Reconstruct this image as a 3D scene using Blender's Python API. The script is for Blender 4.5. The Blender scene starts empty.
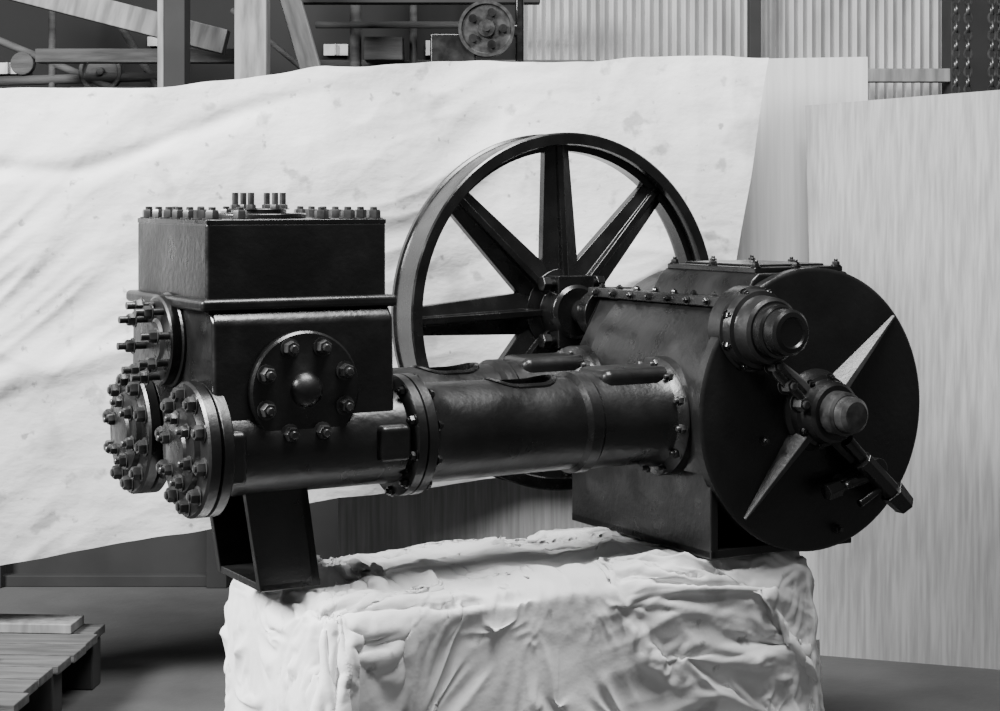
import bpy, bmesh, math, random, time
from mathutils import Vector, Matrix, noise
random.seed(7)
T0=time.time()
H=1.72
scene=bpy.context.scene
COL=scene.collection

# ---------------- materials ----------------
def mat(name, c, rough=0.6, var=0.0, scale=8.0, bump=0.0, bscale=60.0, c2=None, stretch=(1,1,1), metal=0.0, spec=0.5, detail=6, coord='Object', bdist=0.01, spots=None, fine=0.0, fscale=60, ramp=(0.35,0.65), rvar=None):
    m=bpy.data.materials.new(name); m.use_nodes=True
    nt=m.node_tree; b=nt.nodes['Principled BSDF']; L=nt.links.new
    b.inputs['Roughness'].default_value=rough; b.inputs['Metallic'].default_value=metal
    b.inputs['Specular IOR Level'].default_value=spec
    tc=nt.nodes.new('ShaderNodeTexCoord'); mp=nt.nodes.new('ShaderNodeMapping')
    mp.inputs['Scale'].default_value=stretch
    L(tc.outputs[coord],mp.inputs['Vector'])
    if c2 is None: c2=c*(1-var)
    n=nt.nodes.new('ShaderNodeTexNoise'); n.inputs['Scale'].default_value=scale; n.inputs['Detail'].default_value=detail
    L(mp.outputs[0],n.inputs['Vector'])
    r=nt.nodes.new('ShaderNodeValToRGB')
    r.color_ramp.elements[0].position=ramp[0]; r.color_ramp.elements[1].position=ramp[1]
    r.color_ramp.elements[0].color=(c2,c2,c2,1); r.color_ramp.elements[1].color=(c,c,c,1)
    L(n.outputs['Fac'],r.inputs['Fac']); col=r.outputs['Color']
    if rvar:
        rn=nt.nodes.new('ShaderNodeTexNoise'); rn.inputs['Scale'].default_value=rvar[0]; rn.inputs['Detail'].default_value=5; L(tc.outputs[coord],rn.inputs['Vector'])
        mr=nt.nodes.new('ShaderNodeMapRange'); mr.inputs[1].default_value=0.35; mr.inputs[2].default_value=0.68; mr.inputs[3].default_value=rvar[1]; mr.inputs[4].default_value=rvar[2]
        L(rn.outputs['Fac'],mr.inputs[0]); L(mr.outputs[0],b.inputs['Roughness'])
    if spots:
        for (sc,th,dk) in spots:
            s=nt.nodes.new('ShaderNodeTexNoise'); s.inputs['Scale'].default_value=sc; s.inputs['Detail'].default_value=4; L(tc.outputs[coord],s.inputs['Vector'])
            sr=nt.nodes.new('ShaderNodeValToRGB'); sr.color_ramp.elements[0].position=th; sr.color_ramp.elements[1].position=th+0.07
            sr.color_ramp.elements[0].color=(1,1,1,1); sr.color_ramp.elements[1].color=(dk,dk,dk,1); L(s.outputs['Fac'],sr.inputs['Fac'])
            mx=nt.nodes.new('ShaderNodeMix'); mx.data_type='RGBA'; mx.blend_type='MULTIPLY'; mx.inputs[0].default_value=1
            L(col,mx.inputs[6]); L(sr.outputs['Color'],mx.inputs[7]); col=mx.outputs[2]
    L(col,b.inputs['Base Color'])
    last=None
    if bump>0:
        n2=nt.nodes.new('ShaderNodeTexNoise'); n2.inputs['Scale'].default_value=bscale; n2.inputs['Detail'].default_value=5
        L(mp.outputs[0],n2.inputs['Vector'])
        bp=nt.nodes.new('ShaderNodeBump'); bp.inputs['Strength'].default_value=bump; bp.inputs['Distance'].default_value=bdist
        L(n2.outputs['Fac'],bp.inputs['Height']); last=bp
    if fine>0:
        n3=nt.nodes.new('ShaderNodeTexNoise'); n3.inputs['Scale'].default_value=fscale; n3.inputs['Detail'].default_value=3; L(tc.outputs[coord],n3.inputs['Vector'])
        bp=nt.nodes.new('ShaderNodeBump'); bp.inputs['Strength'].default_value=fine; bp.inputs['Distance'].default_value=0.004
        L(n3.outputs['Fac'],bp.inputs['Height'])
        if last: L(last.outputs[0],bp.inputs['Normal'])
        last=bp
    if last: L(last.outputs[0],b.inputs['Normal'])
    return m
M_IRON=mat('black_paint_iron',0.006,0.34,c2=0.003,scale=5,bump=0.28,bscale=55,bdist=0.004,spec=0.5,rvar=(9,0.25,0.45))
M_IRON2=mat('black_paint_smooth',0.006,0.27,c2=0.003,scale=6,bump=0.12,bscale=40,bdist=0.004,spec=0.55,rvar=(12,0.18,0.36))
M_RIB=mat('highlit_rib_paint',0.055,0.4,c2=0.02,scale=10,bump=0.3,bscale=60,bdist=0.005)  # ribs paler than the iron: their highlight is put into the colour
M_BOLT=mat('bolt_steel',0.05,0.32,c2=0.015,scale=30,metal=0.3)
M_SHEET=mat('sheet_canvas',0.58,0.9,c2=0.47,scale=1.6,bump=0.5,bscale=3.6,bdist=0.03,stretch=(1,1,1.7),spots=[(3.3,0.61,0.72),(9,0.63,0.60),(21,0.66,0.5)],fine=0.4,fscale=16)
M_DRAPE=mat('drape_cotton',0.72,0.9,c2=0.60,scale=2.5,bump=0.25,bscale=16,bdist=0.010,spots=[(5,0.62,0.7),(14,0.66,0.55)],fine=0.2,fscale=50)
M_PLY=mat('plywood',0.25,0.7,c2=0.165,scale=3.0,stretch=(22,22,0.6),bump=0.1,bscale=10,spots=[(4,0.7,0.85)])
M_PLY2=mat('plywood_pale',0.44,0.7,c2=0.36,scale=3.0,stretch=(18,18,0.6))
M_WOOD=mat('old_timber',0.06,0.8,c2=0.025,scale=4.0,stretch=(1,8,8),bump=0.3,bscale=20)
M_WOODL=mat('pale_timber',0.17,0.8,c2=0.08,scale=4.0,stretch=(6,6,1))
M_DARK=mat('dark_timber',0.008,0.8,c2=0.003,scale=5)
M_FLOOR=mat('concrete_floor_mat',0.040,0.85,c2=0.018,scale=1.7,bump=0.3,bscale=25)
M_CORR=mat('corrugated_iron',0.36,0.5,c2=0.23,scale=2.0,stretch=(6,1,1))
M_WALLD=mat('dark_wall_mat',0.008,0.9,c2=0.003,scale=1.0)
M_GLASS=mat('dusty_window',0.5,0.5,c2=0.2,scale=6)

# ---------------- mesh helpers ----------------
def finish(bm,name,material,parent=None,bevel=0.0,seg=2,angle=35,flat=False):
    bmesh.ops.recalc_face_normals(bm,faces=bm.faces)
    me=bpy.data.meshes.new(name); bm.to_mesh(me); bm.free()
    o=bpy.data.objects.new(name,me); COL.objects.link(o)
    me.materials.append(material)
    if not flat:
        for p in me.polygons: p.use_smooth=True
        me.set_sharp_from_angle(angle=math.radians(angle))
    if bevel>0:
        md=o.modifiers.new('bev','BEVEL'); md.width=bevel; md.segments=seg; md.limit_method='ANGLE'; md.angle_limit=math.radians(40); md.harden_normals=True
    if parent: o.parent=parent
    return o
def box(bm,x0,x1,y0,y1,z0,z1):
    v=[bm.verts.new((x,y,z)) for x in (x0,x1) for y in (y0,y1) for z in (z0,z1)]
    for f in ((0,1,3,2),(4,6,7,5),(0,4,5,1),(2,3,7,6),(0,2,6,4),(1,5,7,3)):
        bm.faces.new([v[i] for i in f])
def frame(ax):
    ax=Vector(ax).normalized()
    up=Vector((0,0,1)) if abs(ax.z)<0.9 else Vector((1,0,0))
    s=ax.cross(up).normalized(); t=s.cross(ax).normalized()
    return ax,s,t
def lathe(bm,org,ax,prof,n=48,closed=False,phase=0):
    org=Vector(org); ax,s,t=frame(ax); rings=[]
    for h,r in prof:
        if r<1e-6: rings.append([bm.verts.new(org+ax*h)])
        else: rings.append([bm.verts.new(org+ax*h+(s*math.cos(a)+t*math.sin(a))*r) for a in [2*math.pi*i/n+phase for i in range(n)]])
    pairs=list(zip(rings[:-1],rings[1:]))
    if closed: pairs.append((rings[-1],rings[0]))
    for A,B in pairs:
        for i in range(n):
            j=(i+1)%n
            if len(A)==1 and len(B)==1: break
            if len(A)==1: bm.faces.new((A[0],B[i],B[j]))
            elif len(B)==1: bm.faces.new((A[i],A[j],B[0]))
            else: bm.faces.new((A[i],A[j],B[j],B[i]))
    if not closed:
        if len(rings[0])>1: bm.faces.new(rings[0])
        if len(rings[-1])>1: bm.faces.new(rings[-1])
def cyl(bm,p0,p1,r,r1=None,n=20,phase=0):
    p0=Vector(p0);p1=Vector(p1); L=(p1-p0).length
    lathe(bm,p0,p1-p0,[(0,r),(L,r if r1 is None else r1)],n,phase=phase)
def prism(bm,pts,mapf,d0,d1):
    A=[bm.verts.new(mapf(a,b,d0)) for a,b in pts]; B=[bm.verts.new(mapf(a,b,d1)) for a,b in pts]
    bm.faces.new(A); bm.faces.new(B[::-1]); n=len(pts)
    for i in range(n): bm.faces.new((A[i],A[(i+1)%n],B[(i+1)%n],B[i]))
def nut(bm,pos,ax,r=0.017,h=0.018,stud=0.012):
    pos=Vector(pos); a=Vector(ax).normalized(); ph=random.random()
    lathe(bm,pos,a,[(0,r*1.3),(0.003,r*1.3)],16)
    lathe(bm,pos,a,[(0.002,r),(h*0.8,r),(h,r*0.86)],6,phase=ph)
    if stud>0: lathe(bm,pos,a,[(h*0.9,r*0.52),(h+stud*0.8,r*0.52),(h+stud,r*0.4)],10)
def ring_nuts(bm,c,ax,R,n,off=0.0,skip=(),**k):
    c=Vector(c); a,s,t=frame(ax)
    for i in range(n):
        if i in skip: continue
        th=off+2*math.pi*i/n
        nut(bm,c+(s*math.cos(th)+t*math.sin(th))*R,ax,**k)

# ============ AIR COMPRESSOR (local x = along cylinders, -y = toward viewer, z rel. to eye height) ============
AC=bpy.data.objects.new('air_compressor',None); COL.objects.link(AC)
AC.location=(0.214,6.12,H); AC.rotation_euler=(0,0,math.radians(30))
MW=Matrix.Translation((0.214,6.12,H))@Matrix.Rotation(math.radians(30),4,'Z')
def P(p,q,z): return Vector((p,-q,z))
NX=(0,-1,0)   # toward viewer
QF,QR,ZT=0.80,0.354,-0.64

# --- cylinder block
bm=bmesh.new()
QM=0.577
half=[(0.283,-0.275),(0.315,-0.31),(0.325,-0.60)]
for i in range(9):
    a=math.radians(0-i*11.25); half.append((0.223+0.102*math.cos(a),-0.655+0.105*math.sin(a)))
prof=[(QM+a,b) for a,b in half]+[(QM-a,b) for a,b in half[::-1]]
prism(bm,prof,lambda a,b,d:P(d,a,b),-1.60,-1.09)
finish(bm,'block_body',M_IRON,AC,bevel=0.012,seg=3)
bm=bmesh.new(); box(bm,-1.60,-1.09,-(QM+0.272),-(QM-0.272),-0.262,-0.058)
finish(bm,'block_upper_chest',M_IRON,AC,bevel=0.010,seg=3)
bm=bmesh.new(); box(bm,-1.625,-1.07,-(QM+0.305),-(QM-0.305),-0.285,-0.253)
finish(bm,'block_ledge',M_IRON,AC,bevel=0.012,seg=3)
bm=bmesh.new(); box(bm,-1.60,-1.09,-(QM+0.272),-(QM-0.272),-0.064,-0.050)
lathe(bm,P(-1.345,QM,-0.05),(0,0,1),[(0,0.13),(0.012,0.13),(0.014,0.125)],40)
lathe(bm,P(-1.345,QM,-0.05),(0,0,1),[(0.01,0.075),(0.026,0.075),(0.028,0.07)],32)
finish(bm,'chest_top_cover',M_IRON2,AC,bevel=0.003)
bm=bmesh.new()
x0,x1,q0,q1=-1.575,-1.115,QM-0.245,QM+0.245
for i in range(7):
    t=i/6; x=x0+(x1-x0)*t
    if i not in (2,3): nut(bm,P(x,q1,-0.05),(0,0,1),r=0.019,h=0.024,stud=0.008)
    nut(bm,P(x,q0,-0.05),(0,0,1),r=0.019,h=0.024,stud=0.008)
for i in range(1,6):
    t=i/6; q=q0+(q1-q0)*t
    nut(bm,P(x0,q,-0.05),(0,0,1),r=0.019,h=0.024,stud=0.008); nut(bm,P(x1,q,-0.05),(0,0,1),r=0.019,h=0.024,stud=0.008)
for i in range(6):
    a=math.pi*2*i/6+0.2; X,Q=-1.345+0.066*math.cos(a),QM+0.066*math.sin(a)
    cyl(bm,P(X,Q,-0.03),P(X,Q,0.020),0.009,n=10)
    nut(bm,P(X,Q,-0.026),(0,0,1),r=0.014,h=0.014,stud=0)
finish(bm,'chest_nuts_and_studs',M_BOLT,AC)

# --- round side cover
bm=bmesh.new()
lathe(bm,P(-1.355,0.89,-0.491),NX,[(0,0.153),(0.022,0.153),(0.028,0.147),(0.0285,0.05),(0.031,0.045),(0.042,0.041),(0.055,0.028),(0.06,0.0)],64)
finish(bm,'round_side_cover',M_IRON,AC,angle=40)
bm=bmesh.new(); ring_nuts(bm,P(-1.355,0.918,-0.491),NX,0.119,8,off=math.pi/8,r=0.020,h=0.024,stud=0.010)
finish(bm,'side_cover_nuts',M_BOLT,AC)

# --- cylinder barrels, heads and flanges
for k,q in enumerate((QF,QR)):
    bm=bmesh.new()
    lathe(bm,P(-1.61,q,ZT),(1,0,0),[(0,0.128),(0.58,0.128),(0.59,0.135),(0.61,0.15)],48)
    finish(bm,f'cylinder_barrel_{k+1}',M_IRON,AC)
    bm=bmesh.new()
    lathe(bm,P(-1.56,q,ZT),(-1,0,0),[(0,0.14),(0.01,0.170),(0.014,0.175),(0.038,0.175),(0.042,0.170),(0.044,0.165),(0.048,0.175),(0.074,0.175),(0.080,0.168),(0.080,0.112),(0.094,0.106),(0.098,0.06),(0.104,0.052),(0.106,0.0)],56)
    finish(bm,f'cylinder_head_{k+1}',M_IRON,AC,angle=30)
    bm=bmesh.new()
    ring_nuts(bm,P(-1.640,q,ZT),(-1,0,0),0.142,10,off=0.2,r=0.020,h=0.024,stud=0.006)
    ring_nuts(bm,P(-1.656,q,ZT),(-1,0,0),0.082,6,off=0.3,r=0.016,h=0.020,stud=0.012)
    finish(bm,f'cylinder_head_nuts_{k+1}',M_BOLT,AC)
    bm=bmesh.new()
    lathe(bm,P(-1.06,q,ZT),(1,0,0),[(0,0.14),(0.008,0.16),(0.012,0.165),(0.036,0.165),(0.039,0.158),(0.042,0.165),(0.068,0.165),(0.074,0.158),(0.078,0.142)],56)
    finish(bm,f'joint_flange_{k+1}',M_IRON,AC,angle=30)
    bm=bmesh.new()
    ring_nuts(bm,P(-0.986,q,ZT),(1,0,0),0.15,10,off=0.25,r=0.012,h=0.013,stud=0.004)
    ring_nuts(bm,P(-1.052,q,ZT),(-1,0,0),0.15,10,off=0.25,r=0.013,h=0.016,stud=0.006)
    finish(bm,f'joint_flange_nuts_{k+1}',M_IRON2,AC)
bm=bmesh.new(); box(bm,-1.155,-1.065,-0.955,-0.80,-0.69,-0.595); box(bm,-1.61,-1.525,-0.945,-0.80,-0.72,-0.585)
finish(bm,'barrel_bosses',M_IRON,AC,bevel=0.015,seg=3)
bm=bmesh.new()
lathe(bm,P(-1.585,QM,-0.375),(-1,0,0),[(0,0.128),(0.022,0.128),(0.026,0.122),(0.026,0.120),(0.05,0.120),(0.054,0.114),(0.054,0.06),(0.06,0.05),(0.06,0)],44)
finish(bm,'valve_port_cover',M_IRON,AC,angle=30)
bm=bmesh.new()
for i in range(8):
    a=2*math.pi*i/8+0.2; pos=P(-1.635,QM+0.096*math.cos(a),-0.375+0.096*math.sin(a))
    cyl(bm,pos,pos+Vector((-0.080,0,0)),0.010,n=12); nut(bm,pos+Vector((-0.036,0,0)),(-1,0,0),r=0.017,h=0.022,stud=0)
finish(bm,'valve_port_studs',M_BOLT,AC)

# --- trunk (crosshead) guides
def capsule(x0,x1,w,n=10):
    r=w/2; pts=[]
    for i in range(n+1):
        a=-math.pi/2+math.pi*i/n; pts.append((x1-r+r*math.cos(a),r*math.sin(a)))
    for i in range(n+1):
        a=math.pi/2+math.pi*i/n; pts.append((x0+r+r*math.cos(a),r*math.sin(a)))
    return pts
TR=[(-0.995,0.148),(-0.975,0.140),(-0.93,0.137),(-0.50,0.133),(-0.487,0.146),(-0.452,0.146),(-0.44,0.137),(-0.23,0.137),(-0.20,0.148),(-0.185,0.172),(-0.180,0.176),(-0.136,0.176)]
def bake(o):
    dg=bpy.context.evaluated_depsgraph_get(); me=bpy.data.meshes.new_from_object(o.evaluated_get(dg)); o.modifiers.clear(); old=o.data; o.data=me; return o
def boolean(o,c,op):
    md=o.modifiers.new('b','BOOLEAN'); md.object=c; md.operation=op; md.solver='EXACT'
for k,q in enumerate((QF,QR)):
    bm=bmesh.new(); lathe(bm,P(0,q,ZT),(1,0,0),TR,72); tr=finish(bm,f'trunk_guide_{k+1}',M_IRON,AC)
    bm=bmesh.new(); prism(bm,capsule(-0.74,-0.55,0.12),lambda a,b,d:P(a,q+b,d),-0.60,-0.40); c1=finish(bm,'cut',M_IRON2,AC)
    bm=bmesh.new(); prism(bm,capsule(-0.755,-0.535,0.145),lambda a,b,d:P(a,q+b,d),-0.61,-0.40); c2=finish(bm,'cut2',M_IRON2,AC)
    bm=bmesh.new(); lathe(bm,P(0,q,ZT),(1,0,0),[(-0.8,0.1395),(-0.5,0.1395)],72); lip=finish(bm,f'trunk_window_lip_{k+1}',M_IRON2,AC)
    bpy.context.view_layer.update()
    boolean(tr,c1,'DIFFERENCE'); boolean(lip,c2,'INTERSECT'); md=lip.modifiers.new('b2','BOOLEAN'); md.object=c1; md.operation='DIFFERENCE'
    bake(tr); bake(lip)
    for o in (tr,lip): 
        o.data.set_sharp_from_angle(angle=math.radians(35))
    for c in (c1,c2): bpy.data.objects.remove(c)
    bm=bmesh.new(); ring_nuts(bm,P(-0.182,q,ZT),(-1,0,0),0.157,12,off=0.13,r=0.0145,h=0.018,stud=0.012)
    finish(bm,f'trunk_flange_nuts_{k+1}',M_BOLT,AC)
    bm=bmesh.new(); box(bm,-0.41,-0.16,-(q+0.085),-(q-0.085),-0.60,-0.488)
    finish(bm,f'trunk_saddle_{k+1}',M_IRON,AC,bevel=0.028,seg=4)

# --- crankcase
DC=(0.230,-0.621); DR=0.420
bm=bmesh.new()
pf=[(-0.136,-1.035),(-0.136,-0.52),(-0.02,-0.31),(0.30,-0.30),(0.42,-0.60),(0.2,-0.80),(0.06,-0.885),(-0.02,-0.865),(-0.108,-0.845),(-0.108,-1.035)]
prism(bm,pf,lambda a,b,d:P(a,d,b),0.27,1.02)
finish(bm,'crankcase_end_housing',M_IRON,AC,bevel=0.006)
bm=bmesh.new()
pf=[(-0.03,-0.35),(0.03,-0.235),(0.055,-0.215),(0.39,-0.215),(0.46,-0.30),(0.3,-0.5)]
prism(bm,pf,lambda a,b,d:P(a,d,b),0.52,1.0)
finish(bm,'crankcase_top_housing',M_IRON,AC,bevel=0.01)
bm=bmesh.new()
box(bm,0.05,0.385,-0.985,-0.54,-0.217,-0.199)
box(bm,0.09,0.35,-0.94,-0.58,-0.2,-0.192)
box(bm,-0.055,0.0,-1.03,-0.24,-0.315,-0.285)
finish(bm,'crankcase_cover_plates',M_IRON2,AC,bevel=0.005)
bm=bmesh.new()
for x in (0.065,0.215,0.37):
    for q in (0.56,0.76,0.97): nut(bm,P(x,q,-0.199),(0,0,1),r=0.012,h=0.013,stud=0.008)
for i in range(8):
    nut(bm,P(-0.055,0.29+i*0.1,-0.30),(-1,0,0),r=0.011,h=0.012,stud=0.005)
    nut(bm,P(-0.03,0.29+i*0.1,-0.285),(0,0,1),r=0.010,h=0.010,stud=0.004)
finish(bm,'crankcase_cover_bolts',M_IRON2,AC)
bm=bmesh.new()
lathe(bm,P(DC[0],0.40,DC[1]),NX,[(0,0.38),(0.0,0.405),(0.60,0.405),(0.602,DR),(0.634,DR),(0.639,DR-0.005),(0.641,DR-0.012),(0.641,0.12),(0.641,0)],96)
finish(bm,'crankcase_drum_end',M_IRON,AC,angle=30)
bm=bmesh.new()
for a0,R1 in ((41,0.408),(229,0.40),(135,0.25),(-45,0.400)):
    a=math.radians(a0); ca,sa=math.cos(a),math.sin(a)
    def rp(r,w,h): return P(DC[0]+r*ca-w*sa,1.030+h,DC[1]+r*sa+w*ca)
    sect=[]
    for r,w,h in ((0.05,0.042,0.072),(0.12,0.038,0.062),(R1,0.010,0.018)):
        sect.append([bm.verts.new(rp(r,-w,0)),bm.verts.new(rp(r,-w*0.25,h)),bm.verts.new(rp(r,w*0.25,h)),bm.verts.new(rp(r,w,0))])
    for A,B in zip(sect[:-1],sect[1:]):
        for i in range(4): bm.faces.new((A[i],A[(i+1)%4],B[(i+1)%4],B[i]))
    bm.faces.new(sect[0]); bm.faces.new(sect[-1])
finish(bm,'drum_ribs',M_RIB,AC,bevel=0.004)
bm=bmesh.new()
box(bm,-0.136,0.39,-1.02,-0.27,-1.035,-1.008)
box(bm,-0.12,0.36,-0.62,-0.60,-1.01,-0.80)
box(bm,0.36,0.39,-0.98,-0.28,-1.03,-0.97)
finish(bm,'crankcase_base',M_IRON,AC,bevel=0.004)
bm=bmesh.new()
lathe(bm,P(0,0.99,-0.374),NX,[(0,0.125),(0.055,0.125),(0.06,0.118),(0.085,0.112),(0.09,0.10),(0.14,0.095),(0.148,0.086)],48)
finish(bm,'crank_bearing_housing',M_IRON,AC,angle=30)
bm=bmesh.new()
lathe(bm,P(0,1.13,-0.374),NX,[(0,0.080),(0.035,0.077),(0.041,0.070)],40)
lathe(bm,P(0,1.165,-0.374),NX,[(0,0.068),(0.045,0.066),(0.052,0.058),(0.054,0.045),(0.048,0.04),(0.048,0)],32)
finish(bm,'crank_bearing_cap',M_IRON2,AC,angle=30)
bm=bmesh.new(); ring_nuts(bm,P(0,1.05,-0.374),NX,0.112,8,off=0.4,r=0.012,h=0.014,stud=0.008)
finish(bm,'crank_bearing_bolts',M_IRON2,AC)
bm=bmesh.new()
lathe(bm,P(DC[0],1.03,DC[1]),NX,[(0,0.125),(0.02,0.12),(0.03,0.108),(0.055,0.105),(0.06,0.095),(0.10,0.090),(0.108,0.08)],48)
finish(bm,'centre_bearing_housing',M_IRON,AC,angle=30)
bm=bmesh.new()
lathe(bm,P(DC[0],1.13,DC[1]),NX,[(0,0.066),(0.05,0.064),(0.056,0.056)],36)
lathe(bm,P(DC[0],1.18,DC[1]),NX,[(0,0.054),(0.035,0.052),(0.045,0.040),(0.048,0)],32)
finish(bm,'centre_bearing_cap',M_BOLT,AC,angle=30)
bm=bmesh.new(); ring_nuts(bm,P(DC[0],1.083,DC[1]),NX,0.098,8,off=0.2,r=0.011,h=0.013,stud=0.006)
finish(bm,'centre_bearing_bolts',M_IRON2,AC)
def tube(name,pts,r,m,parent=AC):
    cu=bpy.data.curves.new(name,'CURVE'); cu.dimensions='3D'; cu.bevel_depth=r; cu.bevel_resolution=4; cu.use_fill_caps=True
    sp=cu.splines.new('POLY'); sp.points.add(len(pts)-1)
    for i,p in enumerate(pts): sp.points[i].co=(*p,1)
    o=bpy.data.objects.new(name,cu); COL.objects.link(o); cu.materials.append(m); o.parent=parent
    for s in cu.splines: s.use_smooth=True
    return o
tube('oil_pipe',[P(0.02,1.10,-0.47),P(0.03,1.11,-0.50),P(0.06,1.115,-0.53),P(0.10,1.12,-0.56),P(0.13,1.12,-0.60)],0.014,M_IRON2)
bm=bmesh.new()
for p,z in ((0.02,-0.475),(0.07,-0.535),(0.115,-0.59)):
    nut(bm,P(p,1.10,z),NX,r=0.022,h=0.035,stud=0.01)
nut(bm,P(0.30,1.06,-0.84),NX,r=0.02,h=0.035,stud=0.02); nut(bm,P(0.31,1.04,-0.98),NX,r=0.013,h=0.02,stud=0.01); nut(bm,P(0.04,1.04,-0.70),NX,r=0.012,h=0.016,stud=0.006)
finish(bm,'pipe_fittings',M_BOLT,AC)
bm=bmesh.new()
cyl(bm,P(0.30,1.10,-0.71),P(0.38,1.11,-0.79),0.022,0.018); cyl(bm,P(0.35,1.11,-0.77),P(0.48,1.11,-0.885),0.032,0.030,n=8)
cyl(bm,P(0.465,1.11,-0.87),P(0.52,1.11,-0.92),0.040,0.034,n=6); cyl(bm,P(0.25,1.09,-0.855),P(0.40,1.10,-0.82),0.016); cyl(bm,P(0.23,1.09,-0.86),P(0.28,1.09,-0.848),0.027,n=6)
cyl(bm,P(0.40,1.03,-0.80),P(0.40,1.13,-0.80),0.034)
cyl(bm,P(0.34,1.11,-0.90),P(0.44,1.11,-0.85),0.012)
cyl(bm,P(0.46,1.03,-0.865),P(0.46,1.12,-0.865),0.02)
finish(bm,'relief_valve_lever',M_IRON2,AC,bevel=0.003)

# --- flywheel
FW=(-0.015,-0.374)
bm=bmesh.new()
lathe(bm,P(FW[0],0,FW[1]),NX,[(-0.075,0.600),(-0.06,0.600),(-0.055,0.593),(0.048,0.593),(0.053,0.601),(0.070,0.601),(0.075,0.596),(0.075,0.562),(0.06,0.558),(0.03,0.562),(0.025,0.54),(-0.025,0.54),(-0.03,0.562),(-0.06,0.558),(-0.075,0.562)],128,closed=True)
finish(bm,'flywheel_rim',M_IRON2,AC,angle=30)
bm=bmesh.new()
for i in range(8):
    a=math.radians(2+45*i+0); ca,sa=math.cos(a),math.sin(a)
    def sp(r,w,h): return P(FW[0]+r*ca-w*sa,h,FW[1]+r*sa+w*ca)
    sec=[]
    for r,W,D in ((0.06,0.076,0.054),(0.30,0.062,0.046),(0.56,0.046,0.036)):
        c=0.015; t=0.016
        pts=[(-W,-t),(-W,t),(-c,t*1.9),(-c*0.7,D),(c*0.7,D),(c,t*1.9),(W,t),(W,-t),(c,-t*1.4),(c*0.7,-D),(-c*0.7,-D),(-c,-t*1.4)]
        sec.append([bm.verts.new(sp(r,w,h)) for w,h in pts])
    for A,B in zip(sec[:-1],sec[1:]):
        for j in range(12): bm.faces.new((A[j],A[(j+1)%12],B[(j+1)%12],B[j]))
    bm.faces.new(sec[0]); bm.faces.new(sec[-1])
finish(bm,'flywheel_spokes',M_IRON2,AC,bevel=0.003)
bm=bmesh.new()
lathe(bm,P(FW[0],0,FW[1]),NX,[(-0.11,0.08),(-0.10,0.09),(-0.04,0.095),(-0.03,0.145),(0.03,0.145),(0.04,0.10),(0.11,0.092),(0.12,0.08),(0.12,0.0)],40)
cyl(bm,P(0,-0.16,-0.374),P(0,0.30,-0.374),0.042,n=28)
cyl(bm,P(0,0.20,-0.374),P(0,0.27,-0.374),0.075,0.085,n=32)
for s in (-1,1):
    cyl(bm,P(FW[0]-0.12,0.08,FW[1]+s*0.095),P(FW[0]+0.12,0.08,FW[1]+s*0.095),0.015,n=12)
    for e in (-1,1):
        cyl(bm,P(FW[0]+e*0.12,0.08,FW[1]+s*0.095),P(FW[0]+e*0.09,0.08,FW[1]+s*0.095),0.026,n=6)
box(bm,FW[0]-0.07,FW[0]+0.07,-0.11,-0.04,FW[1]-0.12,FW[1]+0.12)
finish(bm,'flywheel_hub_and_shaft',M_IRON2,AC,bevel=0.003)

# --- cylinder support foot (open channel)
bm=bmesh.new()
def quadplate(bm,top,bot,q0,q1,zt,zb):
    (a0,a1),(b0,b1)=top,bot
    v=[P(a0,q0,zt),P(a1,q0,zt),P(a1,q1,zt),P(a0,q1,zt),P(b0,q0,zb),P(b1,q0,zb),P(b1,q1,zb),P(b0,q1,zb)]
    v=[bm.verts.new(x) for x in v]
    for f in ((0,1,2,3),(4,7,6,5),(0,4,5,1),(1,5,6,2),(2,6,7,3),(3,7,4,0)): bm.faces.new([v[i] for i in f])
zt,zb=-0.735,-1.015
quadplate(bm,(-1.50,-1.325),(-1.455,-1.285),0.83,0.855,zt,zb)
quadplate(bm,(-1.50,-1.325),(-1.455,-1.285),0.55,0.575,zt,zb)
quadplate(bm,(-1.35,-1.325),(-1.31,-1.285),0.55,0.855,zt,zb)
box(bm,-1.455,-1.285,-0.855,-0.55,zb-0.0,zb+0.02)
box(bm,-1.50,-1.325,-0.855,-0.55,zt-0.02,zt)
finish(bm,'support_foot',M_IRON,AC,bevel=0.003)

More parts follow.
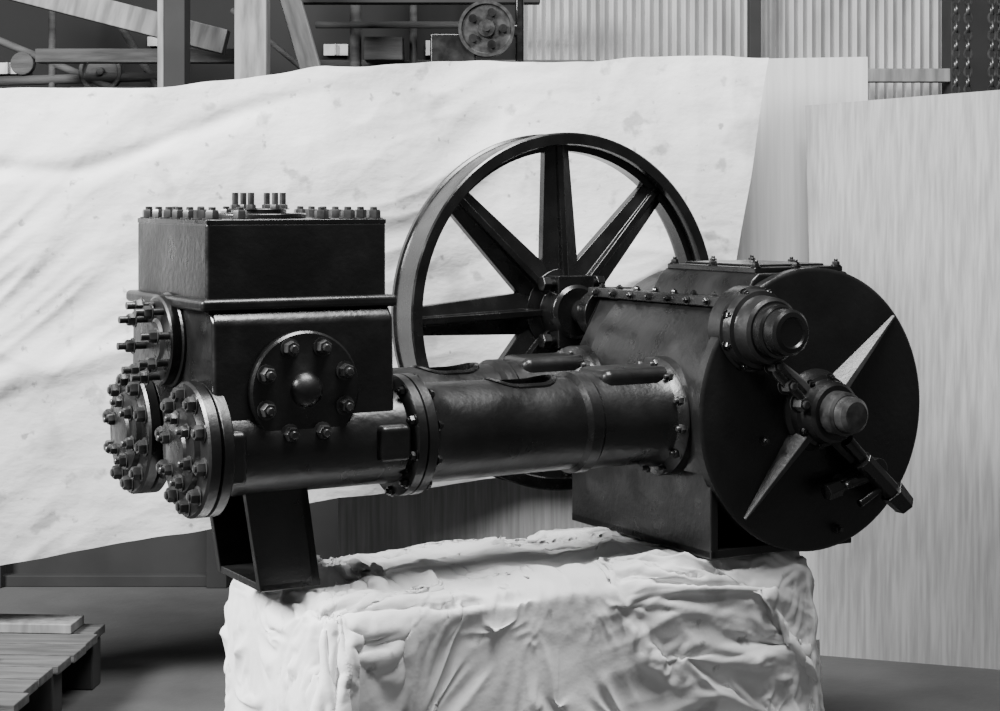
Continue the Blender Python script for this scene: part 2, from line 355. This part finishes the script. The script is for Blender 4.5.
# ============ DRAPED PLINTH (cloth sim with gathered/tucked points) ============
def ridge(v): return 1-abs(noise.noise(v))*2.4
def sstep(a,b,x):
    t=max(0,min(1,(x-a)/(b-a))); return t*t*(3-2*t)
def draped():
    hw_p=(-1.35,0.25); hw_q=(0.36,1.00); zt=-1.06
    bm=bmesh.new(); box(bm,hw_p[0],hw_p[1],-hw_q[1],-hw_q[0],-H+0.001,zt)
    bmesh.ops.bevel(bm,geom=[e for e in bm.edges if max(v.co.z for v in e.verts)>zt-0.01],offset=0.035,segments=3,affect='EDGES')
    for a,b,r in (((-1.15,0.50),(-0.55,0.42),0.05),((-1.05,0.66),(-0.70,0.58),0.035),((-0.55,0.55),(-0.25,0.60),0.03),((-0.95,0.86),(-0.45,0.90),0.03)):
        cyl(bm,P(a[0],a[1],zt),P(b[0],b[1],zt),r,r*0.7,n=12)
    me=bpy.data.meshes.new('pl'); bm.to_mesh(me); bm.free(); pl=bpy.data.objects.new('pl',me); COL.objects.link(pl); pl.matrix_world=MW
    fl=bpy.data.meshes.new('fl'); fl.from_pydata([(-6,0,0.0),(6,0,0.0),(6,12,0.0),(-6,12,0.0)],[],[(0,1,2,3)]); flo=bpy.data.objects.new('fl',fl); COL.objects.link(flo)
    for o in (pl,flo):
        o.modifiers.new('c','COLLISION'); o.collision.thickness_outer=0.012; o.collision.cloth_friction=30; o.collision.damping=0.9
    nx,ny=225,135
    kx,kq=1.38,1.34
    X0,X1=hw_p[0]-0.46,hw_p[1]+0.46; Q0,Q1=hw_q[0]-0.26,hw_q[1]+0.66
    vs=[];fs=[];rest=[]
    cx,cq=(X0+X1)/2,0.68
    for j in range(ny+1):
        for i in range(nx+1):
            x=X0+(X1-X0)*i/nx; q=Q0+(Q1-Q0)*j/ny
            wx=x+0.12*noise.noise(Vector((x*2,q*2,5))); wq=q+0.12*noise.noise(Vector((x*2,q*2,9)))
            r1=ridge(Vector((wx*2.6+wq*1.5,wq*3.6-wx,0.3)))
            r2=ridge(Vector((wx*6-wq*3,wq*7,1.3)))
            vs.append(P(x,q,zt+0.09+0.07*r1+0.035*r2))
            rest.append(P(cx+(x-cx)*kx,cq+(q-cq)*kq,zt))
    for j in range(ny):
        for i in range(nx):
            a=j*(nx+1)+i; fs.append((a,a+1,a+nx+2,a+nx+1))
    me=bpy.data.meshes.new('draped_dust_sheet'); me.from_pydata(vs,[],fs); me.materials.append(M_DRAPE)
    o=bpy.data.objects.new('draped_dust_sheet',me); COL.objects.link(o); o.matrix_world=MW
    o.shape_key_add(name='Basis'); rk=o.shape_key_add(name='rest')
    for i,c_ in enumerate(rest): rk.data[i].co=c_
    rk.value=0.0
    pk=o.shape_key_add(name='pins'); pk.value=0
    vg=o.vertex_groups.new(name='pin')
    def vid(p,q): return round((q-Q0)/(Q1-Q0)*ny)*(nx+1)+round((p-X0)/(X1-X0)*nx)
    pins=[]
    for p,q in ((-1.28,0.45),(-0.25,0.45),(0.2,0.5),(-1.28,0.90),(-1.06,0.93),(-0.70,0.95),(-0.38,0.93),(-0.12,0.95),(0.20,0.95),(-0.3,0.70),(-1.1,0.75)):
        pins.append((p,q,P(p,q,zt+0.02)))
    for p,q,tp,tz in ((-1.27,1.22,-1.28,-1.17),(-1.05,1.45,-1.10,-1.42),(-0.82,1.20,-0.86,-1.15),(-0.62,1.42,-0.66,-1.38),(-0.42,1.16,-0.44,-1.13),(-0.22,1.36,-0.25,-1.30),(0.02,1.18,0.04,-1.14),(0.20,1.38,0.22,-1.33),(-0.42,1.56,-0.40,-1.52),(0.02,1.58,0.05,-1.50),(-0.85,1.6,-0.9,-1.56)):
        pins.append((p,q,P(tp,1.03,tz)))
    for p,q,t in pins:
        i=vid(p,q)
        for k in (i,i+1,i+nx+1,i+nx+2):
            vg.add([k],1.0,'REPLACE'); pk.data[k].co=t+(Vector(vs[k])-Vector(vs[i]))*0.6
    pk.value=0; pk.keyframe_insert('value',frame=1); pk.value=1; pk.keyframe_insert('value',frame=30)
    c=o.modifiers.new('cloth','CLOTH'); s=c.settings
    s.rest_shape_key=rk; s.vertex_group_mass='pin'; s.pin_stiffness=1
    s.quality=7; s.mass=0.3; s.tension_stiffness=25; s.compression_stiffness=25; s.shear_stiffness=8; s.bending_stiffness=0.12
    s.air_damping=1.5; s.tension_damping=6; s.compression_damping=6; s.shear_damping=5
    c.collision_settings.distance_min=0.006; c.collision_settings.collision_quality=3
    c.collision_settings.use_self_collision=False
    c.point_cache.frame_start=1; c.point_cache.frame_end=90
    scene.frame_start=1; scene.frame_end=90
    for f in range(1,63):
        scene.frame_set(f)
        if time.time()-T0>240: print('cloth time cutoff at',f); break
    sb=o.modifiers.new('sub','SUBSURF'); sb.levels=1; sb.render_levels=1
    dg=bpy.context.evaluated_depsgraph_get(); nm=bpy.data.meshes.new_from_object(o.evaluated_get(dg))
    bpy.data.objects.remove(o)
    for x in (pl,flo): bpy.data.objects.remove(x)
    scene.frame_set(1)
    co=[v.co.copy() for v in nm.vertices]; nr=[v.normal.copy() for v in nm.vertices]
    if sum(n.z for n in nr)<0: nr=[-n for n in nr]
    for i,c_ in enumerate(co):
        p,q,z=c_.x,-c_.y,c_.z; n=nr[i]
        top=sstep(0.55,0.9,n.z); side=1-top
        v=zt-z
        w1=0.25*noise.noise(Vector((p*1.6,q*1.6,z*1.6))); w2=0.10*noise.noise(Vector((p*4,q*4,z*4+3)))
        right=sstep(-0.85,-0.35,p)
        Fr=v*1.0-0.75*(p+0.15)**2-0.25*(p+0.15)+w1+w2*0.7
        Fl=(p+1.3)*0.8+v*0.55+w1+w2*0.6
        m1=0.5+0.9*noise.noise(Vector((p*2.3,v*2.3,q+4)))
        d=right*(0.026*ridge(Vector((Fr*4.4,p*0.8,1.1)))+0.007*ridge(Vector((Fr*11,p*1.6,4.1))))
        d+=(1-right)*(0.026*ridge(Vector((Fl*4.8,v*0.9,2.2)))+0.007*ridge(Vector((Fl*12,v*1.6,5.2))))
        d=d*max(0,min(1.2,m1))-0.008
        gt=q*5.0+p*1.2+w1*4
        dt=0.020*ridge(Vector((gt,p*2.1,3.3)))+0.009*ridge(Vector((gt*2.4+1,p*5,8.3)))-0.006
        c_+=n*(d*side+dt*top)
        p,q,z=c_.x,-c_.y,c_.z
        for (a0,a1,b0,b1,zb_) in ((-1.455,-1.285,0.53,0.86,-1.019),(-0.14,0.40,0.26,1.03,-1.039)):
            dx=max(a0-p,0,p-a1); dq=max(b0-q,0,q-b1); dd=math.hypot(dx,dq)
            if dd<0.08:
                lim=zb_+ (dd*dd*18 if dd>0 else 0)
                if z>lim and z>-1.12: c_.z=lim
        if c_.z<-H+0.004: c_.z=-H+0.004
        nm.vertices[i].co=c_
    o=bpy.data.objects.new('draped_dust_sheet',nm); COL.objects.link(o); o.matrix_world=MW
    for p in nm.polygons: p.use_smooth=True
    return o
bpy.context.view_layer.update()
t=time.time(); draped(); print('cloth time',time.time()-t)

# ============ BACKDROP SHEET ============
def interp(tab,x):
    if x<=tab[0][0]: return tab[0][1]
    for (a,b),(c,d) in zip(tab[:-1],tab[1:]):
        if x<=c:
            t=(x-a)/(c-a); t=t*t*(3-2*t)*0.5+t*0.5; return b+(d-b)*t
    return tab[-1][1]
topZ=[(-2.4,0.40),(-1.93,0.386),(-1.225,0.39),(-0.92,0.43),(-0.62,0.476),(0,0.513),(0.97,0.545)]
botZ=[(-2.4,-1.36),(-1.72,-1.264),(-1.0,-1.148),(-0.57,-1.067),(0,-1.03),(0.97,-1.02)]
dep=[(-2.4,6.15),(-1.2,6.3),(-0.62,6.42),(0,6.68),(0.97,6.85)]
vs=[];fs=[]; NX_,NZ_=420,230
for j in range(NZ_+1):
    t=j/NZ_
    for i in range(NX_+1):
        x=-2.4+3.37*i/NX_
        z=interp(topZ,x)*(1-t)+interp(botZ,x)*t
        w=t*(1-t)*4
        wp=0.22*noise.noise(Vector((x*0.9,z*0.9,2)))+0.07*noise.noise(Vector((x*2.5,z*2.5,5)))
        Fs=z-0.36*(x+0.6)+0.16*(x+0.6)**2+wp
        right=sstep(0.0,0.75,x)
        amp=max(0.0,0.5+1.5*noise.noise(Vector((x*0.9,z*1.0,11))))
        amp2=max(0.0,0.35+1.8*noise.noise(Vector((x*1.4,z*1.6,31))))
        d=(1-right)*amp*(0.034*ridge(Vector((Fs*1.9,x*0.3,1.7)))+0.010*ridge(Vector((Fs*5.0+1,x*0.8,6.7))))
        d+=0.008*amp2*ridge(Vector((Fs*10,x*2.2,2.7)))
        G=x*0.8+z*0.9+wp*1.5
        d+=0.018*amp2*ridge(Vector((G*2.6,z*0.6-x*0.4,12.7)))
        G2=x*1.0-z*0.5+wp*1.5
        d+=0.012*amp*ridge(Vector((G2*2.2,z*0.8,42.7)))
        d+=0.005*amp*ridge(Vector((x*7+wp*6,z*6,22.7)))
        d+=right*0.026*ridge(Vector((x*3.0+z*0.8+wp*3,z*0.5,3)))
        d+=0.035*noise.noise(Vector((x*0.7,z*0.8,0)))
        sg=(z-(0.10+0.30*sstep(-1.5,-0.6,x)+0.04*noise.noise(Vector((x*2,0,8)))))/0.035
        d-=0.024*math.exp(-sg*sg)*(1-sstep(-0.9,-0.4,x))
        sg=(z-(-0.62+0.25*(x+1.7)))/0.05
        d+=0.018*math.exp(-sg*sg)*(1-sstep(-1.4,-1.0,x))
        d+=0.05*max(0,t-0.75)*math.sin(x*5)
        y=interp(dep,x)-d*(0.4+0.6*w)-0.05*w
        edge=max(0,(0.05-t)/0.05)+max(0,(t-0.96)/0.04)
        zz=z+edge*(0.010*noise.noise(Vector((x*2.3,t*3,9)))+0.008*noise.noise(Vector((x*7,t*3,2))))
        rt=sstep(0.6,0.97,x)
        xx=x+rt*(0.05-0.12*t*2.2+0.02*noise.noise(Vector((0,z*2,5))))
        vs.append((xx,y,zz+H))
for j in range(NZ_):
    for i in range(NX_):
        a=j*(NX_+1)+i; fs.append((a,a+1,a+NX_+2,a+NX_+1))
me=bpy.data.meshes.new('canvas_backdrop'); me.from_pydata(vs,[],fs); me.materials.append(M_SHEET)
for p in me.polygons: p.use_smooth=True
o=bpy.data.objects.new('canvas_backdrop',me); COL.objects.link(o)

# ============ PLYWOOD PANELS ============
def panel(name,bl,br,tr,tl,m,th=0.018):
    bm=bmesh.new(); vs=[Vector(x) for x in (bl,br,tr,tl)]
    n=(vs[1]-vs[0]).cross(vs[3]-vs[0]).normalized()
    A=[bm.verts.new(v) for v in vs]; B=[bm.verts.new(v-n*th) for v in vs]
    bm.faces.new(A); bm.faces.new(B[::-1])
    for i in range(4): bm.faces.new((A[i],A[(i+1)%4],B[(i+1)%4],B[i]))
    return finish(bm,name,m,None,flat=True)
panel('plywood_panel',(1.209,6.80,0),(2.55,6.35,0),(2.53,6.47,H+0.455),(1.178,6.95,H+0.365),M_PLY)
panel('plywood_panel',(0.60,6.99,0),(1.45,7.06,0),(1.45,7.10,H+0.565),(0.60,7.03,H+0.545),M_PLY2)
panel('plywood_panel',(-0.60,6.66,0),(0.85,6.90,0),(0.85,6.93,H-0.93),(-0.60,6.69,H-0.97),M_PLY)

# ============ FLOOR AND WALLS ============
bm=bmesh.new(); box(bm,-7,7,-1.5,10,-0.1,0); finish(bm,'floor',M_FLOOR,flat=True)
bm=bmesh.new()
yw=9.6; pitch=0.048; n=int(4.6/pitch*8)
pr=[]
for i in range(n+1):
    x=0.1+i*pitch/8; pr.append((x,yw+0.016*math.cos(2*math.pi*i/8)))
lo=[bm.verts.new((x,y,1.9)) for x,y in pr]; hi=[bm.verts.new((x,y,4.2)) for x,y in pr]
for i in range(n): bm.faces.new((lo[i],lo[i+1],hi[i+1],hi[i]))
finish(bm,'wall_back_corrugated',M_CORR)
bm=bmesh.new(); box(bm,-7,7,9.75,9.85,0,4.2); box(bm,0.1,4.7,9.64,9.75,0,1.95); finish(bm,'wall_back',M_WALLD,flat=True)

# dark bench-shaped filler added behind the sheet to blacken the gap below it
bm=bmesh.new(); box(bm,-3.4,-0.2,7.95,8.32,0.78,0.86); box(bm,-3.35,-0.25,8.05,8.09,0.04,0.78)
for x in (-3.3,-2.3,-1.3,-0.35): box(bm,x,x+0.09,7.97,8.06,0,0.78)
box(bm,-3.35,-0.25,8.0,8.3,0.0,0.05)
finish(bm,'dark_gap_filler',M_DARK,None,bevel=0.004)

def timber(name,x0,x1,y0,y1,z0,z1,m,rot=0,b=0.006):
    cx,cy,cz=(x0+x1)/2,(y0+y1)/2,(z0+z1)/2
    bm=bmesh.new(); box(bm,x0-cx,x1-cx,y0-cy,y1-cy,z0-cz,z1-cz)
    o=finish(bm,name,m,None,bevel=b); o.location=(cx,cy,cz); o.rotation_euler=(0,rot,0); return o
timber('timber_post',-1.57,-1.47,8.4,8.55,0,4.2,M_DARK)
timber('timber_post',-1.60,-1.57,8.4,8.5,0,4.2,M_WOODL)
timber('timber_post',-1.24,-1.09,8.4,8.55,0,4.2,M_WOODL)
timber('timber_post',1.31,1.37,9.45,9.55,0,4.2,M_DARK)
timber('timber_post',2.33,2.70,9.3,9.5,0,4.2,M_DARK)
timber('timber_brace',-1.01,-0.91,8.7,8.78,1.9,3.1,M_WOODL,rot=-0.28)
timber('roof_beam',-2.75,-1.30,8.65,8.75,2.60,2.72,M_WOODL,rot=0.25)
timber('roof_beam',-2.3,-1.3,8.9,9.0,2.40,2.47,M_WOOD)
timber('roof_beam',-1.0,0.20,8.95,9.05,2.70,2.78,M_DARK)
timber('wall_rail',-1.0,0.5,9.5,9.55,2.42,2.46,M_WOOD)
timber('wall_rail',1.40,2.33,9.3,9.38,2.33,2.40,M_WOODL)
SM=bpy.data.objects.new('workshop_machinery',None); COL.objects.link(SM); SM.location=(0,9.25,0)
bm=bmesh.new()
for a,b,r in (((-2.6,0,2.33),(-1.6,0,2.36),0.025),((-2.6,0,2.55),(-2.0,0,2.30),0.02),((-2.3,0,2.25),(-2.3,0,2.9),0.02),((-0.95,0,2.62),(0.10,0,2.62),0.018),((-0.75,0.1,2.4),(-0.75,0.1,3.0),0.03),((-0.45,0.1,2.4),(-0.45,0.1,3.0),0.02),((-1.38,0,2.7),(-0.9,0,2.3),0.015),((-2.0,0,2.7),(-1.7,0,2.2),0.02)):
    cyl(bm,a,b,r,n=12)
lathe(bm,(-2.05,0,2.38),(0,-1,0),[(-0.03,0.11),(0.03,0.11),(0.03,0.09),(0.0,0.085),(0,0.02),(0.04,0.02),(0.04,0)],28)
lathe(bm,(-2.45,0,2.42),(0,-1,0),[(-0.03,0.06),(0.03,0.06),(0.03,0)],20)
box(bm,-2.2,-1.8,-0.05,0.2,0.0,2.3); box(bm,-0.7,-0.5,0.0,0.2,2.44,2.56)
finish(bm,'shafts_and_frames',M_WOOD,SM,bevel=0.006)
for i,(x0,x1,z0,z1) in enumerate([(-0.95,-0.82,2.50,2.56),(-0.40,-0.32,2.5,2.58),(-2.75,-2.55,2.40,2.46),(-1.9,-1.75,2.55,2.6)]):
    bm=bmesh.new(); box(bm,x0,x1,9.70,9.73,z0,z1); box(bm,x0+(x1-x0)*0.48,x0+(x1-x0)*0.52,9.67,9.72,z0,z1); finish(bm,f'window_{i+1}',M_GLASS,flat=True)
BP=bpy.data.objects.new('belt_pulley',None); COL.objects.link(BP); BP.location=(-0.065,8.6,H+0.82)
bm=bmesh.new(); lathe(bm,(0,0,0),(0,-1,0),[(-0.08,0.135),(0.0,0.135),(0.0,0.12),(-0.015,0.115),(-0.015,0.045),(0.02,0.04),(0.02,0.018),(0.05,0.018),(0.05,0)],40); finish(bm,'pulley_wheel',M_BOLT,BP)
bm=bmesh.new()
for i in range(5):
    a=2*math.pi*i/5; cyl(bm,(0.08*math.cos(a),-0.012,0.08*math.sin(a)),(0.08*math.cos(a),0.0,0.08*math.sin(a)),0.02)
finish(bm,'pulley_lightening_bosses',M_IRON2,BP)
bm=bmesh.new(); box(bm,-0.27,-0.05,0.02,0.2,-0.17,-0.02); box(bm,0.14,0.18,0.1,0.14,-2.54,0.3); cyl(bm,(0,0,0),(0,0.2,0),0.02); box(bm,-0.05,0.16,0.1,0.14,-0.03,0.03)
finish(bm,'pulley_bracket',M_IRON2,BP,bevel=0.01)
def chain(x,y,m):
    bm=bmesh.new()
    for i in range(46):
        z=2.0+i*0.045; 
        R,r=0.018,0.006; N=10
        rings=[]
        for a in range(N):
            th=2*math.pi*a/N; c=Vector((R*math.cos(th),0,1.5*R*math.sin(th))); nrm=Vector((math.cos(th),0,math.sin(th)))
            rr=[]
            for b in range(6):
                ph=2*math.pi*b/6; v=c+nrm*r*math.cos(ph)+Vector((0,1,0))*r*math.sin(ph)
                if i%2: v=Vector((v.y,v.x,v.z))
                rr.append(bm.verts.new(v+Vector((x,y,z))))
            rings.append(rr)
        for a in range(N):
            A,B=rings[a],rings[(a+1)%N]
            for b in range(6): bm.faces.new((A[b],A[(b+1)%6],B[(b+1)%6],B[b]))
    return finish(bm,'hanging_chain',m)
for x in (2.28,2.34,2.46,2.50): chain(x,9.0,M_BOLT)

# ============ PALLET at left ============
PL=bpy.data.objects.new('wooden_pallet',None); COL.objects.link(PL); PL.location=(-1.42,6.42,0); PL.rotation_euler=(0,0,math.radians(-4))
bm=bmesh.new()
for y in (-0.95,-0.5,-0.06): box(bm,-1.2,0,y-0.05,y+0.05,0.0,0.17)
finish(bm,'pallet_bearers',M_DARK,PL,bevel=0.006)
bm=bmesh.new()
for i in range(7):
    y=-1.0+i*0.15; box(bm,-1.25+random.uniform(-.02,.02),0.02+random.uniform(-.02,.01),y,y+0.135,0.17,0.20)
finish(bm,'pallet_deck_boards',M_WOOD,PL,bevel=0.004)
bm=bmesh.new(); box(bm,-1.2,-0.07,-0.13,0.02,0.201,0.235); box(bm,-1.2,-0.22,-0.62,-0.5,0.201,0.24)
finish(bm,'loose_boards',M_WOODL,PL,bevel=0.004)

# ============ LIGHT, WORLD, CAMERA ============
w=bpy.data.worlds.new('World'); scene.world=w; w.use_nodes=True
bg=w.node_tree.nodes['Background']; bg.inputs[0].default_value=(1,1,1,1); bg.inputs[1].default_value=0.13
def area(name,loc,tgt,size,power,sy=None):
    l=bpy.data.lights.new(name,'AREA'); l.energy=power; l.size=size
    if sy: l.shape='RECTANGLE'; l.size_y=sy
    o=bpy.data.objects.new(name,l); COL.objects.link(o); o.location=loc
    o.rotation_euler=(Vector(tgt)-Vector(loc)).to_track_quat('-Z','Y').to_euler(); return o
area('skylight_lamp',(-4.8,3.2,4.4),(0,6.3,0.9),1.8,1600)
area('roof_light_lamp',(0.6,4.4,6.0),(0.3,6.3,0.8),2.4,850)
cam=bpy.data.cameras.new('Camera'); cam.lens=64.8; cam.sensor_width=36; cam.shift_y=-0.1555; cam.clip_end=100
co=bpy.data.objects.new('Camera',cam); COL.objects.link(co); co.location=(0,0,H); co.rotation_euler=(math.radians(90),0,0)
scene.camera=co
print('total',time.time()-T0)
